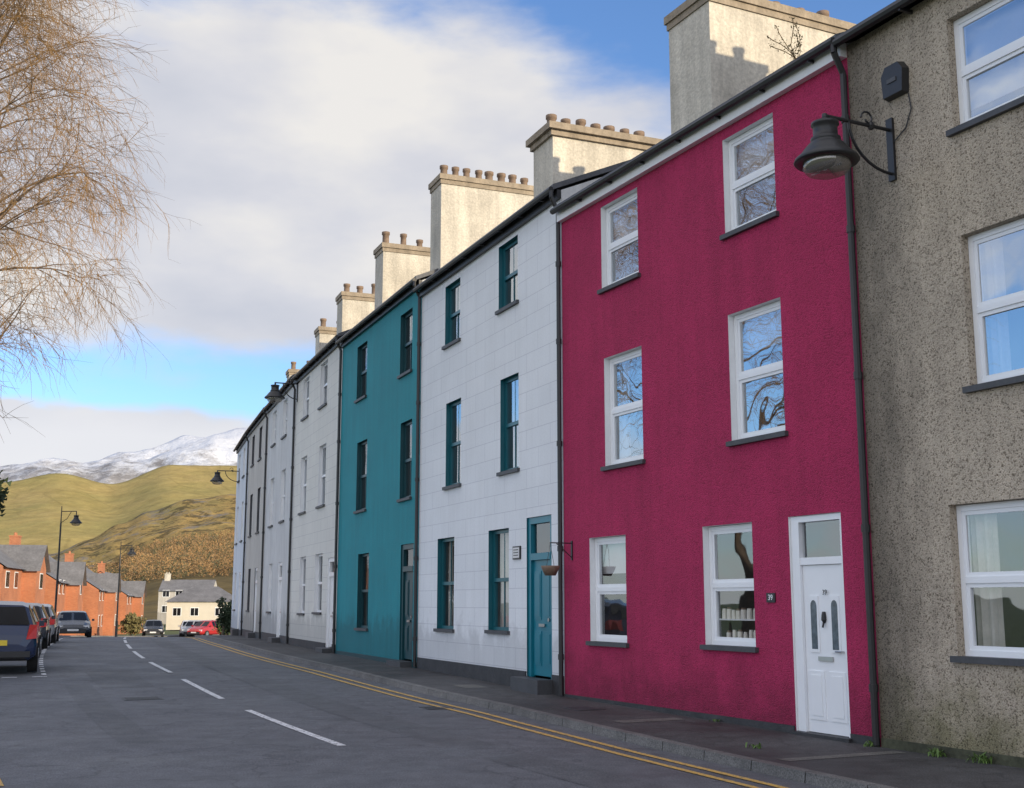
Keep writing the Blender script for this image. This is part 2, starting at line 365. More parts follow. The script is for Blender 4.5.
def window(H,u0,u1,z0,z1,fm,style='casement',gm='glass',cur=None,sill=True,yf=.10):
    fw=.065; mb=MB(); g=.004
    a,b,c,d=u0+g,u1-g,z0+g,z1-g
    def bar(x0,x1,zz0,zz1,y0=yf,y1=yf+.06): mb.box(-x0,-x1,y0,y1,zz0,zz1)
    bar(a,b,d-fw,d); bar(a,b,c,c+fw); bar(a,a+fw,c+fw,d-fw); bar(b-fw,b,c+fw,d-fw)
    zt=c+(d-c)*.5
    bar(a+fw,b-fw,zt-.035,zt+.035,yf-.005)
    if style=='casement':
        w=.045
        for q0,q1 in ((zt+.035,d-fw),(c+fw,zt-.035)) :
            y=yf+.012
            bar(a+fw,b-fw,q1-w,q1,y,y+.045); bar(a+fw,b-fw,q0,q0+w,y,y+.045); bar(a+fw,a+fw+w,q0+w,q1-w,y,y+.045); bar(b-fw-w,b-fw,q0+w,q1-w,y,y+.045)
    else:
        um=(a+b)/2; bar(um-.012,um+.012,c+fw,zt-.035,yf+.02,yf+.045); bar(um-.012,um+.012,zt+.035,d-fw,yf+.02,yf+.045)
    W=mb.obj('window',fm,H)
    mb=MB(); y=yf+.035
    mb.quad((-a,y,c),(-a,y,zt),(-b,y,zt),(-b,y,c)); mb.quad((-a,y-.012,zt),(-a,y-.012,d),(-b,y-.012,d),(-b,y-.012,zt))
    mb.obj('window_glass',M[gm],W,fix=False)
    if sill:
        mb=MB(); mb.box(-(u0-.06),-(u1+.06),-.06,yf+.03,z0-.06,z0+.006); mb.obj('window_sill',M['sill'],W)
    if cur=='curtain':
        wd=(u1-u0)*R.uniform(.2,.3)
        for x0,x1 in ((u0,u0+wd),(u1-wd,u1)): wavy(x0,x1,z0,z1,.27,.025,16).obj('curtain',M['curtain'],W,fix=False)
    elif cur=='net':
        wavy(u0,u1,z0,z1,.26,.012,40).obj('net_curtain',M['curtain'],W,fix=False)
    elif isinstance(cur,(int,float)):
        mb=MB(); mb.box(-(u0+.02),-(u1-.02),.235,.245,z1-(z1-z0)*cur,z1-.01); mb.obj('roller_blind',M['blind'],W)
    elif cur=='shelf':
        mb=MB()
        for zz in (z0+.05,z0+.34):
            mb.box(-(u0+.02),-(u1-.02),.165,.38,zz,zz+.02)
            x=u0+.15
            while x<u1-.14:
                h=R.uniform(.09,.15); r=R.uniform(.03,.042)
                mb.tube((-x,.215,zz+.02),(-x,.215,zz+.02+h),r,r*.95,10,1); mb.tube((-x,.215,zz+.02+h),(-x,.215,zz+.045+h),r*.8,r*.8,10,R.choice([1,2])); x+=R.uniform(.10,.14)
        mb.obj('shelf_with_jars',[M['white'],M['jar'],M['pot']],W)
    return W
def chimney(H,u0,u1,zb,zt,L,setb,npots,big=False,potr=.095):
    o2=.12 if big else .055
    mb=MB(); mb.box(-u0,-u1,setb,setb+L,zb,zt-.24)
    C=mb.obj('chimney',M['stack'],H)
    mb=MB()
    mb.box(-(u0-o2*.45),-(u1+o2*.45),setb-o2*.45,setb+L+o2*.45,zt-.24,zt-.13); mb.box(-(u0-o2),-(u1+o2),setb-o2,setb+L+o2,zt-.13,zt)
    mb.obj('chimney_coping',M['coping'],C)
    for k in range(npots):
        y=setb+.2+(L-.4)*k/max(1,npots-1)+R.uniform(-.03,.03); u=(u0+u1)/2; h=R.choice([.36,.44,.32]); r=potr*R.uniform(.9,1.1)
        mb=MB(); mb.lathe((-u,y,zt),[(r*1.15,0),(r*1.2,.05),(r*.95,.07),(r*.9,h-.09),(r*1.12,h-.07),(r*1.12,h),(r*.75,h),(r*.7,h-.2)],12)
        mb.obj('chimney_pot',M['pot'],C,True)
def frameof(i0,i1):
    a=Vector(i0);b=Vector(i1);d=(b-a); w=d.length; d.normalize()
    return math.atan2(-d.y,-d.x),w
def house(name,label,A,B,eave,wins,door,wallm,revm,fm,style='casement',gut='black',fascia=None,pipe=True,pl=None,doorfn=None,sillz=True,curs=None,group='terraced houses along the street',zb=None,rise=1.75,cornice=None):
    rot,w=frameof(A,B); zb=G(A[1]) if zb is None else zb
    H=empty(name,(A[0],A[1],zb),rot,label,'house',group)
    ops=[(a,b,c-zb,d-zb) for a,b,c,d in wins]
    dops=[(door[0],door[1],door[2]-zb,door[3]-zb)] if door else []
    e=eave-zb
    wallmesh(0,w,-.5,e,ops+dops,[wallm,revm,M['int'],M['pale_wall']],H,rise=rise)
    for k,o in enumerate(ops):
        c=curs[k%len(curs)] if curs else None
        window(H,*o,fm,style,'glass_low' if o[2]<2 else 'glass',c)
    mb=MB(); ov=.16; t=.1; sl=rise/4
    yo=-ov; z0=e-ov*sl+.06
    prof=[(yo,z0),(4,e+rise+.06),(8.15,z0)]
    for (ya,za),(yb,zb2) in zip(prof,prof[1:]):
        mb.quad((0,ya,za+t),(-w,ya,za+t),(-w,yb,zb2+t),(0,yb,zb2+t)); mb.quad((0,ya,za),(-w,ya,za),(-w,yb,zb2),(0,yb,zb2))
    for x in (0,-w):
        mb.quad((x,prof[0][0],prof[0][1]),(x,prof[0][0],prof[0][1]+t),(x,4,e+rise+.06+t),(x,4,e+rise+.06)); mb.quad((x,8.15,z0),(x,8.15,z0+t),(x,4,e+rise+.06+t),(x,4,e+rise+.06))
    mb.quad((0,yo,z0),(0,yo,z0+t),(-w,yo,z0+t),(-w,yo,z0))
    mb.obj('roof',M['slate'],H,fix=False)
    mb=MB(); mb.tube((-.01,-.19,z0-.0),(-w+.01,-.19,z0-.0),.055,.055,8); 
    for k in range(int(w)): mb.box(-(.5+k)-.015,-(.5+k)+.015,-.2,-.0,z0-.07,z0-.03)
    mb.obj('gutter',M[gut],H)
    if fascia:
        mb=MB(); mb.box(-.003,-w+.003,-.10,-.001,e-.19,e+.0); mb.obj('fascia_board',fascia,H)
    if cornice:
        mb=MB(); mb.box(-.003,-w+.003,-.08,-.001,e-.16,e); mb.obj('fascia_board',cornice,H)
    if pipe:
        mb=MB(); x=-.02
        mb.path([(x,-.19,z0-.03),(x,-.19,z0-.15),(x,-.06,z0-.4),(x,-.06,.02)],.04,8)
        for zz in (.6,2.4,4.2,6,7.4): mb.tube((x,-.06,zz),(x,-.06,zz+.09),.052,.052,8); 
        mb.obj('drainpipe',M['black'],H)
    if pl:
        ph,pm=pl; mb=MB(); segs=[(0.02,w-.02)]
        if door: segs=[(0.02,door[0]-.02),(door[1]+.02,w-.02)]
        for a,b in segs: mb.box(-a,-b,-.025,-.001,-.5,ph)
        mb.obj('plinth',pm,H)
    if door: doorfn(H,*dops[0])
    return H,w
def door_white(H,u0,u1,z0,z1):
    zl=z0+2.06
    mb=MB()
    jw=.15
    mb.box(-(u1-.004),-(u1-jw),.03,.12,z0,z1-.004); mb.box(-(u0+.004),-(u0+.06),.03,.12,z0,z1-.004)
    mb.box(-(u0+.06),-(u1-jw),.03,.12,z1-.08,z1-.004); mb.box(-(u0+.06),-(u1-jw),.04,.12,zl,zl+.09)
    a,b=u0+.065,u1-jw-.005
    L=MB(); L.box(-a,-b,.07,.115,z0+.05,zl-.005)
    um=(a+b)/2; pw=(b-a)/2-.1
    for c in (um-(b-a)/4,um+(b-a)/4):
        for q0,q1 in ((z0+.2,z0+.78),):
            L.box(-(c-pw/2-.01),-(c+pw/2+.01),.058,.071,q0,q1,0); L.box(-(c-pw/2+.04),-(c+pw/2-.04),.050,.059,q0+.05,q1-.05,0)
        L.box(-(c-.085),-(c+.085),.058,.071,z0+1.0,z0+1.68,0)
    D=L.obj('door',M['upvc'],H)
    mb.obj('door_frame',M['upvc'],D)
    for c in (um-(b-a)/4,um+(b-a)/4):
        g=MB()
        pts_=[(-(c-.055),.056,z0+1.04),(-(c-.055),.056,z0+1.56)]+[(-(c-.055*math.cos(t)),.056,z0+1.56+.07*math.sin(t)) for t in [k*math.pi/8 for k in range(1,8)]]+[(-(c+.055),.056,z0+1.56),(-(c+.055),.056,z0+1.04)]
        g.poly(pts_); g.obj('door_glass',M['door_glass'],D,fix=False)
    g=MB(); g.quad((-a,.09,zl+.09),(-a,.09,z1-.08),(-b,.09,z1-.08),(-b,.09,zl+.09)); g.obj('fanlight',M['glass_low'],D,fix=False)
    h=MB(); h.box(-(um-.13),-(um+.13),.05,.062,z0+.9,z0+.955); h.obj('letterbox',M['chrome'],D)
    h=MB(); h.lathe((-um,.055,z0+1.42),[(.02,.07),(.03,.03),(.035,-.03),(.01,-.07)],8); h.tube((-um,.045,z0+1.36),(-um,.03,z0+1.3),.012); h.obj('door_knocker',M['black'],D)
    h=MB(); h.tube((-(a+.06),.065,z0+1.02),(-(a+.06),.03,z0+1.02),.012); h.tube((-(a+.06),.03,z0+1.02),(-(a+.17),.03,z0+1.02),.011); h.obj('door_handle',M['chrome'],D)
    st=MB(); st.box(-(u0-.05),-(u1+.02),-.08,.15,-.1,z0+.045); st.obj('doorstep',M['plinth'],H)
def door_teal(H,u0,u1,z0,z1,pm='teal'):
    zl=z0+2.05; mb=MB()
    mb.box(-(u0+.004),-(u0+.12),.03,.12,z0,z1-.004); mb.box(-(u1-.12),-(u1-.004),.03,.12,z0,z1-.004)
    mb.box(-(u0+.12),-(u1-.12),.03,.12,z1-.12,z1-.004); mb.box(-(u0+.12),-(u1-.12),.02,.12,zl,zl+.12)
    a,b=u0+.125,u1-.125; L=MB(); L.box(-a,-b,.08,.12,z0+.03,zl-.004)
    um=(a+b)/2; q=(b-a)/4
    for c in (um-q,um+q):
        for w0,w1 in ((.2,.8),(1.0,1.85)):
            L.box(-(c-q+.06),-(c+q-.06),.068,.081,z0+w0,z0+w1); L.box(-(c-q+.1),-(c+q-.1),.058,.069,z0+w0+.05,z0+w1-.05)
    D=L.obj('door',M[pm],H); mb.obj('door_frame',M[pm],D)
    g=MB(); g.quad((-a,.09,zl+.12),(-a,.09,z1-.12),(-b,.09,z1-.12),(-b,.09,zl+.12)); g.obj('fanlight',M['glass_low'],D,fix=False)
    h=MB(); h.tube((-(a+.07),.07,z0+1.0),(-(a+.07),.02,z0+1.0),.03,.035); h.obj('door_handle',M['chrome'],D)
    h=MB(); h.box(-(um-.12),-(um+.12),.045,.06,z0+.88,z0+.93); h.obj('letterbox',M['chrome'],D)
    st=MB(); st.box(-(u0-.05),-(u1+.05),-.3,.15,-.3,z0-.0); st.obj('doorstep',M['sill'],H)
M['chrome']=mat('dull_metal',(.5,.5,.5),.3,.05,5,0,30,0,metal=1)
M['door_glass']=mat('frosted_dark_glass',(.10,.13,.16),.15,.3,14,0,30,0)
def back(k): return (4.156-dx*k,14.04-dy*k)
gw=lambda: [(4.7,6.0,6.72,8.03),(1.4,2.7,6.72,8.03),(4.65,6.0,3.85,5.52),(1.4,2.7,3.85,5.52),(4.6,6.4,1.04,2.63)]
gray,_w=house('pebbledash_house','grey pebbledash terraced house with white plastic windows',back(7.6),P[0],8.41,gw(),(1.0,2.0,.0,2.6),M['grey_wall'],M['grey_wall'],M['upvc'],curs=[.8,'net','curtain',None,'curtain'],doorfn=door_white,pipe=False,pl=(.1,M['moss']))
chimney(gray,5.2,6.1,8.2,11.3,3.6,.5,7)
for k in (1,2):
    house('pebbledash_house','grey pebbledash terraced house beside a matching neighbour',back(7.6*(k+1)),back(7.6*k),8.41,gw(),(1.0,2.0,.0,2.6),M['grey_wall'],M['grey_wall'],M['upvc'],curs=['net'],doorfn=door_white,pl=(.1,M['moss']))
pink,pw=house('pink_house','tall crimson pink roughcast house with white windows and door',P[0],P[1],8.45,
 [(1.47,2.6,6.69,8.1),(4.88,6.02,6.7,8.13),(1.46,2.6,3.76,5.54),(4.84,5.98,3.75,5.54),(2.22,3.34,1.02,2.65),(5.4,6.52,.98,2.64)],(.5,1.47,0,2.67),
 M['pink'],M['white'],M['upvc'],curs=[.45,.5,.3,'curtain','shelf',.35],fascia=M['white'],doorfn=door_white,pl=(.1,M['plinth']),rise=1.75)
chimney(pink,3.3,4.4,8.0,10.9,3.4,.35,7)
white,ww=house('white_house','white lined render house with teal sash windows and door',P[1],P[2],8.88,
 [(1.98,2.95,7.3,8.62),(5.15,6.1,7.2,8.57),(1.95,2.85,4.07,5.9),(5.05,5.98,4.06,5.9),(2.42,3.45,1.07,2.99),(5.4,6.45,1.04,2.97)],(.5,1.58,.3,3.12),
 M['white_ash'],M['teal_mid'],M['teal_mid'],'sash',curs=[None,.4,'curtain',None,'net','curtain'],cornice=M['black'],doorfn=door_teal,pl=(.33,M['plinth']))
chimney(white,1.1,2.0,8.5,10.55,2.3,.35,7,True)
teal,tw=house('teal_house','teal painted house with dark teal recessed sash windows',P[2],P[3],9.15,
 [(.75,1.75,7.12,8.66),(4.9,5.95,7.15,8.68),(.66,1.6,4.05,5.92),(4.7,5.75,4.05,5.94),(4.3,5.4,.93,2.88)],(.4,1.42,.27,2.96),
 M['teal_wall'],M['teal_dark'],M['teal_dark'],'sash',curs=[None,None,'curtain'],cornice=M['black'],doorfn=lambda *a:door_teal(*a,pm='teal_dark'),pl=(.12,M['teal_dark']),pipe=True)
chimney(teal,-.15,.65,8.8,11.65,2.5,.4,8); chimney(teal,4.9,5.7,8.8,11.35,2.4,.4,5)
def late(i,name,label,wm,fm,eave,curs,door=True):
    wl=[(2.2,3.3,7.7,9.1),(5.2,6.25,7.75,9.1),(2.1,3.2,4.55,6.45),(5.2,6.25,4.55,6.42),(4.9,5.9,1.25,3.08)]
    if not door: wl.append((2.2,3.35,1.3,3.08))
    h,w=house(name,label,P[i],P[i+1],eave,wl,(2.2,3.2,.35,3.05) if door else (.5,1.4,.3,2.9),M[wm],M['white'] if i!=5 else M['sill'],M[fm],'sash',curs=curs,cornice=M['black'],doorfn=lambda *a:door_teal(*a,pm='white'),pl=(.25,M['plinth']))
    return h
c4=late(3,'cream_house','cream lined render terraced house with white sash windows','cream_ash','upvc',9.35,[None,'net'],False)
chimney(c4,2.1,2.9,9,11.1,2.2,.4,5); chimney(c4,5.7,6.4,9,10.75,2,.4,4)
c5=late(4,'cream_house','pale grey rendered terraced house beside a cream neighbour','pale_wall','upvc',9.45,['net',None])
chimney(c5,5.5,6.2,9.2,10.6,1.6,.5,3)
c6=late(5,'beige_house','beige rendered terraced house with slate sills','beige_wall','upvc',9.5,[None])
c7=late(6,'bluish_white_house','bluish white terraced house at the end of the row','blue_white','upvc',9.5,[None,'net'])
def wallobj(name,H,u,z,label,cat):
    mw=H.matrix_basis
    p=mw@Vector((-u,0,z)); return empty(name,p,H.rotation_euler[2],label,cat)
E=wallobj('house_number_sign',pink,1.86,1.66,'small dark plaque with white number 39 on the pink wall','sign')
mb=MB(); mb.box(-.085,.085,-.02,-.001,-.06,.06); mb.obj('plaque',M['black'],E)
def text(s,size,parent,loc,matn,name):
    cu=bpy.data.curves.new(name,'FONT'); cu.body=s; cu.size=size; cu.align_x='CENTER'; cu.align_y='CENTER'; cu.extrude=.002
    o=bpy.data.objects.new(name+'_tmp',cu); COL.objects.link(o)
    dg=bpy.context.evaluated_depsgraph_get(); me=bpy.data.meshes.new_from_object(o.evaluated_get(dg)); bpy.data.objects.remove(o)
    t=bpy.data.objects.new(name,me); COL.objects.link(t); t.parent=parent; t.location=loc; t.rotation_euler=(math.pi/2,0,0)
    me.materials.clear(); me.materials.append(M[matn]); return t
text('39',.1,E,(0,-.023,0),'upvc','number')
text('39',.085,pink,(-.9,.045,1.72),'black','door_number')
E=wallobj('wall_sign',white,2.0,2.45,'small white name plate with dark border on the white house','sign')
mb=MB(); mb.box(-.17,.17,-.03,-.002,-.12,.12); mb.obj('name_plate',M['black'],E); mb=MB(); mb.box(-.145,.145,-.036,-.031,-.095,.095)
for k in range(3): mb.box(-.11,.11,-.04,-.0365,.045-.05*k,.06-.05*k,1)
mb.obj('name_plate_face',[M['blind'],M['black']],E)
E=wallobj('burglar_alarm_box',gray,7.6-.82,7.6,'black burglar alarm box on the pebbledash wall','alarm')
mb=MB(); mb.poly([(-.15,-.1,-.17),(.15,-.1,-.17),(.17,-.1,.1),(.1,-.1,.2),(-.1,-.1,.2),(-.17,-.1,.1)])
o=[(-.15,-.17),(.15,-.17),(.17,.1),(.1,.2),(-.1,.2),(-.17,.1)]
for k in range(6):
    a=o[k];b=o[(k+1)%6]; mb.quad((a[0],-.1,a[1]),(b[0],-.1,b[1]),(b[0]*1.08,0,b[1]*1.08),(a[0]*1.08,0,a[1]*1.08))
A=mb.obj('alarm_case',M['black'],E); mb=MB(); mb.box(-.07,.07,-.112,-.1,-.02,.03); mb.obj('alarm_strobe',M['sill'],A)
mb=MB(); mb.path([(.17,-.02,-.2),(.2,-.02,-.4),(.1,-.02,-.6),(-.1,-.02,-.7)],.008,5); mb.obj('cable',M['black'],E)
def clearlamp():
    m,nt,out=newmat('clear_lamp_glass'); g=N(nt,'ShaderNodeBsdfGlossy'); g.inputs['Roughness'].default_value=.05
    t=N(nt,'ShaderNodeBsdfTransparent'); t.inputs[0].default_value=(.75,.72,.68,1); d=N(nt,'ShaderNodeBsdfDiffuse'); d.inputs[0].default_value=(.6,.55,.5,1)
    a=N(nt,'ShaderNodeMixShader'); a.inputs[0].default_value=.22; b=N(nt,'ShaderNodeMixShader'); b.inputs[0].default_value=.18
    nt.links.new(t.outputs[0],a.inputs[1]); nt.links.new(d.outputs[0],a.inputs[2]); nt.links.new(a.outputs[0],b.inputs[1]); nt.links.new(g.outputs[0],b.inputs[2]); nt.links.new(b.outputs[0],out.inputs[0]); return m
M['lampglass']=clearlamp()
def lantern_parts(parent,x,y,z,s=1.):
    mb=MB(); mb.lathe((x,y,z),[(r*s,h*s) for r,h in [(.0,.56),(.028,.545),(.03,.50),(.018,.48),(.05,.46),(.15,.44),(.155,.41),(.135,.395),(.135,.27),(.165,.255),(.165,.22),(.16,.215),(.20,.18),(.25,.12),(.285,.07),(.345,.02),(.36,-.012),(.345,-.03),(.26,-.02)]],28)
    a=mb.obj('lamp_shade',M['black'],parent,True)
    mb=MB(); mb.lathe((x,y,z),[(r*s,h*s) for r,h in [(.26,-.02),(.26,-.09),(.22,-.145),(.13,-.18),(0,-.19)]],24); mb.obj('lamp_glass',M['lampglass'],a,True)
def wall_lamp(H,u,z,L,label,s=1.):
    E=wallobj('wall_lamp',H,u,z,label,'street lamp'); E['group']='heritage style street lamps'
    mb=MB(); mb.box(-.05,.05,-.035,0,-.38,.38)
    mb.path([(0,-.03,.24),(0,-L,.24)],.022,8)
    q=[(0,-.03-L*.62*math.sin(t)*1.0,-.3+.54*(1-math.cos(t))) for t in [k*math.pi/16 for k in range(9)]]
    mb.path(q,.018,8); mb.lathe((0,-.03-L*.28,.24),[(.0,.05),(.03,.04),(.045,0),(.03,-.04),(0,-.05)],10)
    q=[(0,-L*.36-.1*math.cos(t)*(1-t/9),.34+.1*math.sin(t)*(1-t/9)-.02) for t in [k*.5 for k in range(13)]]; mb.path(q,.012,6)
    mb.tube((0,-L,.24),(0,-L,.05),.03)
    mb.obj('lamp_bracket',M['black'],E)
    lantern_parts(E,0,-L,-.29*s,s)
wall_lamp(gray,7.6-.67,6.82,1.0,'black heritage lantern on a bracket at the pebbledash wall',1.02)
wall_lamp(c4,7.3,8.75,.8,'black heritage lantern on a bracket high on cream house')
wall_lamp(c7,5.5,7.9,1.1,'black heritage lantern on a bracket of the end house')
E=wallobj('hanging_basket',pink,7.1,2.5,'small hanging flower pot on an iron wall bracket','hanging basket')
mb=MB(); mb.box(-.02,.02,-.02,0,-.2,.12); mb.path([(0,-.01,.08),(0,-.42,.08)],.01,6); mb.path([(0,-.01,-.16),(0,-.3,.07)],.008,6)
mb.path([(0,-.42,.08),(-.13,-.42,-.3)],.004,4);mb.path([(0,-.42,.08),(.13,-.42,-.3)],.004,4)
mb.obj('iron_bracket',M['black'],E)
mb=MB(); mb.lathe((0,-.42,-.46),[(0,0),(.09,.0),(.15,.12),(.16,.16),(.13,.16),(0,.13)],14); mb.obj('flower_pot',M['pot'],E,True)
def post(x,y,h,ang,label):
    E=empty('street_lamp',(x,y,G(y)),ang,label,'street lamp','heritage style street lamps')
    mb=MB(); mb.tube((0,0,-.1),(0,0,.9),.09,.08,10); mb.tube((0,0,.9),(0,0,h-.5),.055,.04,10); mb.tube((0,0,h-.5),(0,0,h+.3),.03,.02,8)
    mb.path([(0,0,h+.05),(.75,0,h+.05)],.02,8); mb.path([(0,0,h-.5),(.3,0,h-.3),(.5,0,h+.05)],.014,6); mb.tube((.75,0,h+.05),(.75,0,h-.1),.025); mb.obj('lamp_post',M['black'],E); lantern_parts(E,.75,0,h-.5,.8)
post(-21.6,58,5.8,-.1,'black bracketed heritage street lamp beside parked cars'); post(-25.1,78,5.6,-.1,'black bracketed heritage street lamp by the brick houses')
# ------------------------------------------------------------------ cars
M['carglass']=mat('car_glass',(.008,.009,.011),.12,.1,2,0,30,0,spec=.3)
M['tyre']=mat('tyre_rubber',(.02,.02,.02),.85,.2,6,0,30,0)
M['rim']=mat('alloy_rim',(.45,.46,.48),.3,.1,6,0,30,0,metal=.8)
M['tail']=mat('red_lamp_lens',(.55,.015,.012),.15,.1,6,0,30,0)
M['head']=mat('clear_lamp_lens',(.7,.72,.75),.08,.1,6,0,30,0)
M['trim']=mat('black_plastic_trim',(.03,.03,.032),.55,.1,6,0,30,0)
M['yplate']=mat('yellow_plate',(.80,.60,.05),.4,.05,6,0,30,0)
ST=[(-2.08,.40,.56,.60,.66,.58),(-2.05,.30,.74,.78,.80,.72),(-1.98,.27,.90,.98,.85,.74),(-1.50,.25,.95,1.40,.87,.60),(-.9,.22,.95,1.48,.88,.60),(-.1,.22,.94,1.48,.88,.60),(.32,.22,.93,1.42,.88,.60),(1.05,.24,.90,.97,.87,.72),(1.55,.25,.82,.88,.84,.64),(1.92,.27,.70,.74,.79,.6),(2.06,.36,.55,.58,.66,.5)]
def sect(st,k=1):
    x,zb,zc,zt,w,wr=st
    return [(x,w*.8,zb),(x,w*.98,zb+.1),(x,w,(zb+zc)/2+.02),(x,w*.955,zc),(x,wr+.03,zt-.05),(x,wr-.1,zt),(x,0,zt+.015)]
def car(x,y,ang,colr,label,group,name='parked_car',low=1.):
    E=empty(name,(x,y,G(y)-.1),ang,label,'car',group); E.scale=(1,1,low)
    mb=MB(); rings=[]
    for st in ST:
        s_=sect(st); ring=s_+[(a,-b,c) for a,b,c in reversed(s_[:-1])]; rings.append(ring)
    n=len(rings[0])
    for r_ in rings: mb.v+=r_
    for i in range(len(rings)-1):
        for k in range(n-1):
            mb.f.append((i*n+k,i*n+k+1,(i+1)*n+k+1,(i+1)*n+k)); mb.m.append(0)
        mb.f.append((i*n+n-1,i*n,(i+1)*n,(i+1)*n+n-1)); mb.m.append(1)
    mb.f.append(tuple(range(n))); mb.m.append(0); mb.f.append(tuple((len(rings)-1)*n+k for k in reversed(range(n)))); mb.m.append(0)
    pm=bpy.data.materials.get('car_paint_'+colr[0]) or mat('car_paint_'+colr[0],colr[1],.25,.03,1,0,30,0,coat=.4)
    B=mb.obj('car_body',[pm,M['trim']],E)
    md=B.modifiers.new('b','BEVEL'); md.width=.04; md.segments=3; md.limit_method='ANGLE'; md.angle_limit=.4
    def patch(a,b,c,d,nrm,ins=.08):
        pts4=[a,b,c,d]; cen=tuple(sum(p[i] for p in pts4)/4 for i in range(3))
        return [tuple(p[i]+(cen[i]-p[i])*ins+nrm[i] for i in range(3)) for p in pts4]
    for sgn in (1,-1):
        for i0,i1 in ((3,4),(4,5),(5,6)):
            g=MB(); a=sect(ST[i0]);b=sect(ST[i1]); q=[a[3],b[3],b[4],a[4]]
            q=[(p[0],p[1]*sgn,p[2]) for p in q]; g.poly(patch(*q,(0,.012*sgn,.004),.1)); g.obj('side_window',M['carglass'],E,fix=False)
    def wnd(i0,i1,nm,nx):
        a=sect(ST[i0]);b=sect(ST[i1]); q=[(a[4][0],a[4][1],a[4][2]),(b[4][0],b[4][1],b[4][2]),(b[4][0],-b[4][1],b[4][2]),(a[4][0],-a[4][1],a[4][2])]
        g=MB(); g.poly(patch(*q,(nx,0,.045),.12)); g.obj(nm,M['carglass'],E,fix=False)
    wnd(2,3,'rear_window',-.035); wnd(6,7,'windscreen',.03)
    for sx in (-1.3,1.3):
        for sy in (1,-1):
            w=MB(); 
            w.tube((sx,sy*.68,.31),(sx,sy*.895,.31),.31,.31,20)
            T=w.obj('wheel',M['tyre'],E); w=MB(); w.tube((sx,sy*.87,.31),(sx,sy*.905,.31),.2,.19,16); w.obj('wheel_rim',M['rim'],T)
    for sy in (1,-1):
        w=MB(); w.poly([(-2.085,sy*.62,.70),(-2.07,sy*.83,.72),(-1.99,sy*.84,1.0),(-2.02,sy*.68,1.0)]); w.poly([(-2.07,sy*.83,.72),(-1.86,sy*.875,.74),(-1.82,sy*.85,.98),(-1.99,sy*.84,1.0)]); w.obj('tail_light',M['tail'],E,fix=False)
        w=MB(); w.box(1.82,1.985,*(sorted((sy*.76,sy*.46))),.56,.70); w.obj('headlight',M['head'],E)
        w=MB(); w.box(.75,.92,*(sorted((sy*.9,sy*1.02))),.93,1.05); w.obj('wing_mirror',pm,E)
    w=MB(); w.box(-2.12,-2.0,-.72,.72,.34,.46); w.obj('rear_bumper',M['trim'],E); w=MB(); w.box(1.98,2.09,-.6,.6,.3,.5); w.obj('front_bumper',M['trim'],E)
    w=MB(); w.box(-2.10,-2.03,-.24,.24,.58,.69); w.obj('rear_plate',M['yplate'],E)
    w=MB(); w.box(2.07,2.1,-.26,.26,.4,.51); w.obj('front_plate',M['blind'],E)
    return E
def cars_at(s,o,flip,colr,label,grp,ox=0):
    p=off(s,o); _,d=sp(s); return car(p[0],p[1],math.atan2(d.y,d.x)+(math.pi if flip else 0),colr,label,grp)
g1='cars parked along the kerb'
navy=('navy',(.012,.025,.075)); grey=('grey',(.035,.042,.055)); silver=('silver',(.30,.31,.33)); black=('black',(.012,.012,.013)); red=('red',(.4,.02,.02)); whitec=('white',(.7,.7,.7)); blue=('blue',(.03,.08,.2))
c_=cars_at(19.4,8.82,False,navy,'dark navy hatchback seen from behind parked at the kerb',g1); c_.scale=(1,1,1.06)
cars_at(26.3,8.75,False,black,'black hatchback parked nose to tail at the kerb',g1)
cars_at(32.6,8.65,False,grey,'dark grey hatchback parked nose to tail at the kerb',g1)
cars_at(39,8.6,False,silver,'silver hatchback parked nose to tail at the kerb',g1)
car(-22.2,62,math.atan2(-.93,.36),grey,'dark grey saloon facing up the road with headlights showing',g1,'car',.88)
g2='cars parked along the distant kerb'
car(-31.5,108,-1.3,black,'dark hatchback parked by the distant kerb',g2); car(-29.9,114,-1.3,whitec,'white hatchback parked by the distant kerb',g2)
car(-30.0,118,-1.1,blue,'blue hatchback parked by the distant kerb',g2); car(-27.3,110,-1.9,red,'red hatchback parked by the distant kerb',g2); car(-28.9,112,-1.5,silver,'silver hatchback parked by the distant kerb',g2)
